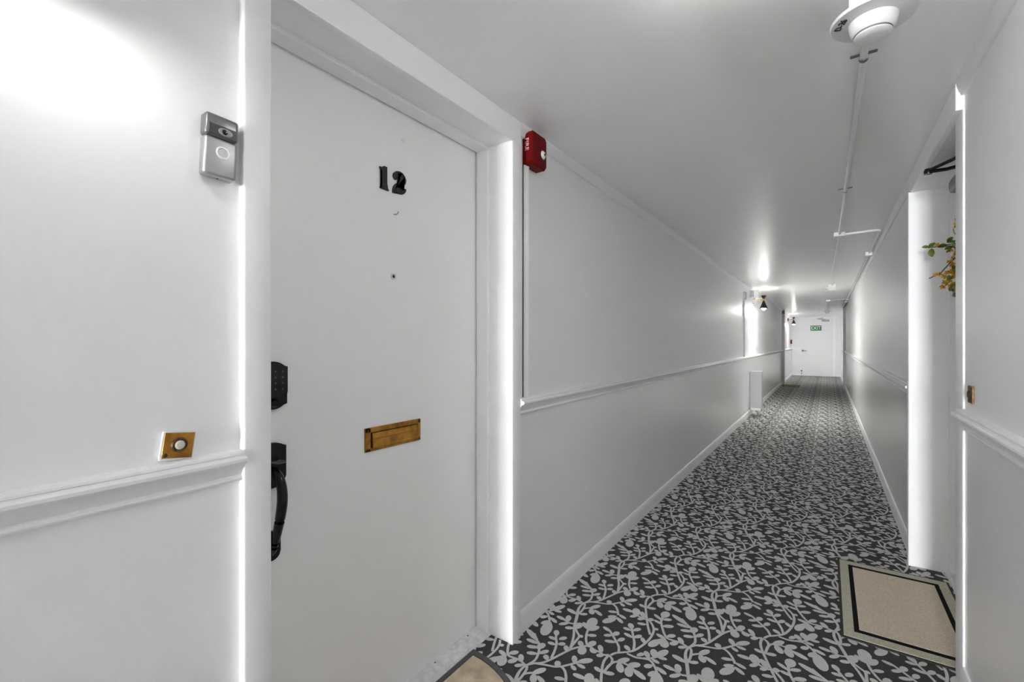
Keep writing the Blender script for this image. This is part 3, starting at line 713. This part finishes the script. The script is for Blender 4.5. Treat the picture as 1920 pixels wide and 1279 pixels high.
def jbox(name, x, y, par, s=.036, h=.036):
    bb = B(); box(bb, x - s, x + s, y - s * 1.2, y + s * 1.2, CEIL - h, CEIL - .0003, .006)
    return obj(name, bb, 'conduit', par)
cd = thing('ceiling_conduit', (.09, 1.6, CEIL), 'white painted conduit running down the middle of the ceiling from the nearest smoke detector', 'conduit')
pipe('conduit_pipe', [(.094, D1[1] + .05, CZ), (.094, 1.75, CZ), (.087, 3.28, CZ), (.084, 4.60, CZ)], cd)
pipe('conduit_pipe', [(.083, 4.68, CZ), (.067, 6.1, CZ), (.062, 8.70, CZ)], cd)
pipe('conduit_pipe', [(.11, 4.645, CZ), (.31, 4.61, CZ), (.338, 4.63, CZ), (.345, 4.67, CZ), (.345, 5.74, CZ)], cd)
jbox('junction_box', .083, 4.64, cd, .040, .034)
strap(.0935, 1.79, cd); strap(.0868, 3.30, cd)
for y_ in (5.45, 7.6): strap(.0655 if y_ < 6 else .0635, y_, cd, m='conduit')
wc = thing('corner_conduit', (.345, 5.8, CEIL), 'white conduit along the right ceiling corner ending in a dark sleeve', 'conduit')
jbox('junction_box', .342, 5.79, wc, .030, .040)
pipe('conduit_pipe', [(.345, 5.82, CZ), (.345, 12.3, CZ)], wc, .011)
pipe('conduit_sleeve', [(.338, 12.25, CEIL - .028), (.338, 14.2, CEIL - .028)], wc, .026, 'dark_grey')
pipe('conduit_pipe', [(.338, 14.2, CEIL - .028), (.338, 14.44, CEIL - .028)], wc, .011)
jbox('tee_box', .345, 11.75, wc, .022, .034)
tc_ = thing('branch_conduit', (.019, 11.95, CEIL), 'short white branch conduit crossing the far ceiling to the farthest smoke detector', 'conduit')
pipe('conduit_pipe', [(.318, 11.77, CZ), (.08, 11.95, CZ), (.05, 11.96, CZ)], tc_)
jbox('junction_box', .019, 11.96, tc_, .036, .034)
pipe('conduit_pipe', [(.018, 11.98, CZ), (.002, 15.64, CZ)], tc_)

# ------------------------------------------------------------------ right door: closer and wreath
b = B(); box(b, .452, RDX, 2.46, 2.835, 1.878, 1.942, .018, 3)
clo = obj('door_closer', b, 'closer', door2, smooth=40); clo['label'] = 'dark grey hydraulic door closer body'
b = B(); tube(b, [(.375, 2.752, 1.980), (.44, 2.66, 1.985), (.50, 2.52, 1.995)], .0075, 8); obj('closer_arm', b, 'black', clo)
b = B(); tube(b, [(.375, 2.752, 1.975), (.43, 2.72, 1.965), (.505, 2.62, 1.950)], .008, 8); obj('closer_arm', b, 'black', clo)
b = B(); tube(b, [(.387, 2.745, 1.986), (.45, 2.66, 1.993), (.50, 2.54, 2.000)], .004, 6); obj('closer_arm', b, 'black', clo)
b = B(); lathe(b, [(0, -.014), (.014, -.012), (.016, 0), (.012, .012), (0, .014)], 14, Matrix.Translation((.374, 2.754, 1.976))); obj('elbow_joint', b, 'black', clo, smooth=60)
b = B(); tube(b, [(.505, 2.62, 1.95), (.505, 2.62, 1.938)], .011, 10); obj('pinion', b, 'black', clo)

WC = Vector((RDX - .03, 2.735, 1.58))
wr = thing('flower_wreath', (RDX, WC.y, WC.z), 'yellow flower wreath with green leaves hanging on the right door', 'wreath')
b = B()
for k in range(3):
    ph_ = k * 2.1
    ring = []
    for i in range(41):
        a = 2 * PI * i / 40
        r = .155 + .012 * math.sin(5 * a + ph_)
        ring.append((WC.x + .012 * math.cos(7 * a + ph_), WC.y + r * math.cos(a), WC.z + r * math.sin(a)))
    tube(b, ring, .005, 6, cap=False)
obj('twig_ring', b, 'twig', wr)
def leaf_mesh():
    bb = B(); n = 7; L, W = .030, .0095
    rows = []
    for i in range(n):
        t = i / (n - 1); w = W * math.sin(PI * (t * .92 + .04)) ** .8
        z = .004 * math.sin(PI * t)
        rows.append([bb.verts.new((t * L, -w, z + .002)), bb.verts.new((t * L, 0, z)), bb.verts.new((t * L, w, z + .002))])
    for a, c in zip(rows, rows[1:]):
        for k in range(2): bb.faces.new((a[k], a[k + 1], c[k + 1], c[k]))
    me_ = bpy.data.meshes.new('leaf'); bb.to_mesh(me_); bb.free(); me_.materials.append(M['leaf'])
    for p in me_.polygons: p.use_smooth = True
    return me_
def flower_mesh():
    bb = B()
    for k in range(5):
        a = 2 * PI * k / 5
        R_ = Matrix.Rotation(a, 4, 'Z') @ Matrix.Rotation(-.45, 4, 'Y')
        pr = [(0, .002), (.006, .0055), (.014, .0065), (.020, .004), (.023, 0)]
        up = [bb.verts.new(R_ @ Vector((x, w, .002 * math.sin(x * 120)))) for x, w in pr]
        dn = [bb.verts.new(R_ @ Vector((x, -w, .002 * math.sin(x * 120)))) for x, w in pr[:-1]]
        for i in range(3): bb.faces.new((up[i], up[i + 1], dn[i + 1], dn[i]))
        bb.faces.new((up[3], up[4], dn[3]))
    lathe(bb, [(0, .009), (.003, .007), (.004, 0)], 8)
    me_ = bpy.data.meshes.new('flower'); bb.to_mesh(me_); bb.free(); me_.materials.append(M['petal'])
    return me_
LM, FM = leaf_mesh(), flower_mesh()
def put(me_, name, p, direction, up, sc):
    d = Vector(direction).normalized(); u = Vector(up)
    y = u.cross(d).normalized(); z = d.cross(y)
    o = bpy.data.objects.new(name, me_); COL.objects.link(o); o.parent = wr
    m4 = Matrix(((d.x, y.x, z.x, p[0]), (d.y, y.y, z.y, p[1]), (d.z, y.z, z.z, p[2]), (0, 0, 0, 1))) @ Matrix.Scale(sc, 4)
    o.matrix_parent_inverse = Matrix.Translation(wr.location).inverted(); o.matrix_basis = m4
    return o
rnd = random.Random(3)
for i in range(72):      # the ring itself
    a = rnd.uniform(0, 2 * PI); r = .155 + rnd.uniform(-.03, .03)
    p = WC + Vector((-.02 - rnd.uniform(0, .03), r * math.cos(a), r * math.sin(a)))
    if i % 2: put(LM, 'leaf', p, (-.5, math.cos(a + .8), math.sin(a + .8)), (-1, .1, .2), rnd.uniform(.9, 1.3))
    else: put(FM, 'flower', p, (rnd.uniform(-.3, .3), math.cos(a), math.sin(a)), (-1, rnd.uniform(-.4, .4), rnd.uniform(-.4, .4)), rnd.uniform(.9, 1.3))
def PX(px, py, y): return on_y(px, py, y)
def spray(pts):
    bb = B(); tube(bb, pts, .0022, 6); obj('twig', bb, 'twig', wr)
root_u = WC + Vector((-.01, .12, .05)); root_l = WC + Vector((-.01, .12, -.05))
spray([root_u, PX(1790, 456, 2.93), PX(1765, 462, 2.97), PX(1745, 464, 3.0)])
spray([root_l, PX(1790, 484, 2.93), PX(1775, 500, 2.96), PX(1763, 513, 2.98), PX(1742, 522, 3.0)])
spray([root_l, PX(1791, 510, 2.93), PX(1778, 530, 2.96), PX(1768, 540, 2.97)])
view = Vector((.6, .8, 0)).normalized()
for (bx, by), (tx, ty), y_, s_ in (((1742,463),(1729,464),3.0,1), ((1741,466),(1753,456),3.0,1), ((1747,466),(1748,481),3.0,1), ((1758,464),(1776,460),2.98,1.1), ((1788,462),(1772,468),2.95,1),
                                  ((1777,456),(1786,445),2.96,1.0), ((1792,452),(1780,455),2.95,.9), ((1782,468),(1775,474),2.95,.9), ((1784,541),(1790,547),2.95,1), ((1786,536),(1781,546),2.95,1)):
    p, q = PX(bx, by, y_), PX(tx, ty, y_)
    put(LM, 'leaf', p, q - p, Vector((-.45, -.85, .25)), (q - p).length / .030 * 1.05)
for px_, py_, y_, s_ in ((1758,460,2.97,.8), (1783,468,2.95,.85), (1788,484,2.94,.8), (1780,490,2.95,.7), (1755,516,2.985,.85), (1764,514,2.98,.8), (1772,518,2.97,.95), (1781,510,2.955,1.0), (1789,505,2.945,1.0), (1788,520,2.945,1.1),
                         (1780,526,2.955,1.05), (1772,530,2.965,.95), (1790,532,2.945,1.0), (1768,537,2.97,.95), (1783,536,2.95,.9), (1776,512,2.96,.8)):
    p = PX(px_, py_, y_)
    put(FM, 'flower', p, (rnd.uniform(-1, 1), rnd.uniform(-.3, .3), rnd.uniform(-1, 1)), (-.6 + rnd.uniform(-.4, .4), -.8, rnd.uniform(-.5, .5)), s_ * .72)

# ------------------------------------------------------------------ doormats
hm = thing('half_round_doormat', (-.95, 1.01, 0), 'half-round doormat with beige stone pattern and grey rubber border at the number 12 door', 'doormat')
def half_loop(hw, D, x0, n=30): return [(x0 + D * math.sin(PI * k / n), 1.01 - hw * math.cos(PI * k / n)) for k in range(n + 1)]
b = B(); profile_z(b, half_loop(.365, .41, -1.136), .0015, .009); obj('rubber_border', b, 'rubber', hm)
b = B(); profile_z(b, half_loop(.340, .368, -1.116), .009, .0095); obj('inner_groove', b, 'rubber_blk', hm)
b = B(); profile_z(b, half_loop(.334, .360, -1.112), .009, .0112); obj('stone_panel', b, 'stone', hm)
rm = thing('rectangular_doormat', (.28, 2.70, 0), 'rectangular beige doormat with sage edge and black inner band at the right door', 'doormat')
mx0, mx1, my0, my1 = .046, .497, 2.296, 3.106
b = B(); box(b, mx0, mx1, my0, my1, .0015, .007, .001); obj('rubber_edge', b, 'rubber_blk', rm)
b = B(); box(b, mx0 + .010, mx1 - .010, my0 + .012, my1 - .012, .006, .0088); obj('sage_border', b, 'mat_edge', rm)
b = B(); box(b, mx0 + .046, mx1 - .046, my0 + .060, my1 - .060, .0085, .0092); obj('black_band', b, 'mat_band', rm)
b = B(); box(b, mx0 + .064, mx1 - .064, my0 + .084, my1 - .084, .009, .0100); obj('beige_panel', b, 'mat_beige', rm)
b = B(); box(b, -1.03, -.60, 14.2, 14.83, .0015, .010, .002)
ym = tag(obj('mustard_doormat', b, 'mustard'), 'mustard yellow doormat far down the hall on the left', 'doormat')
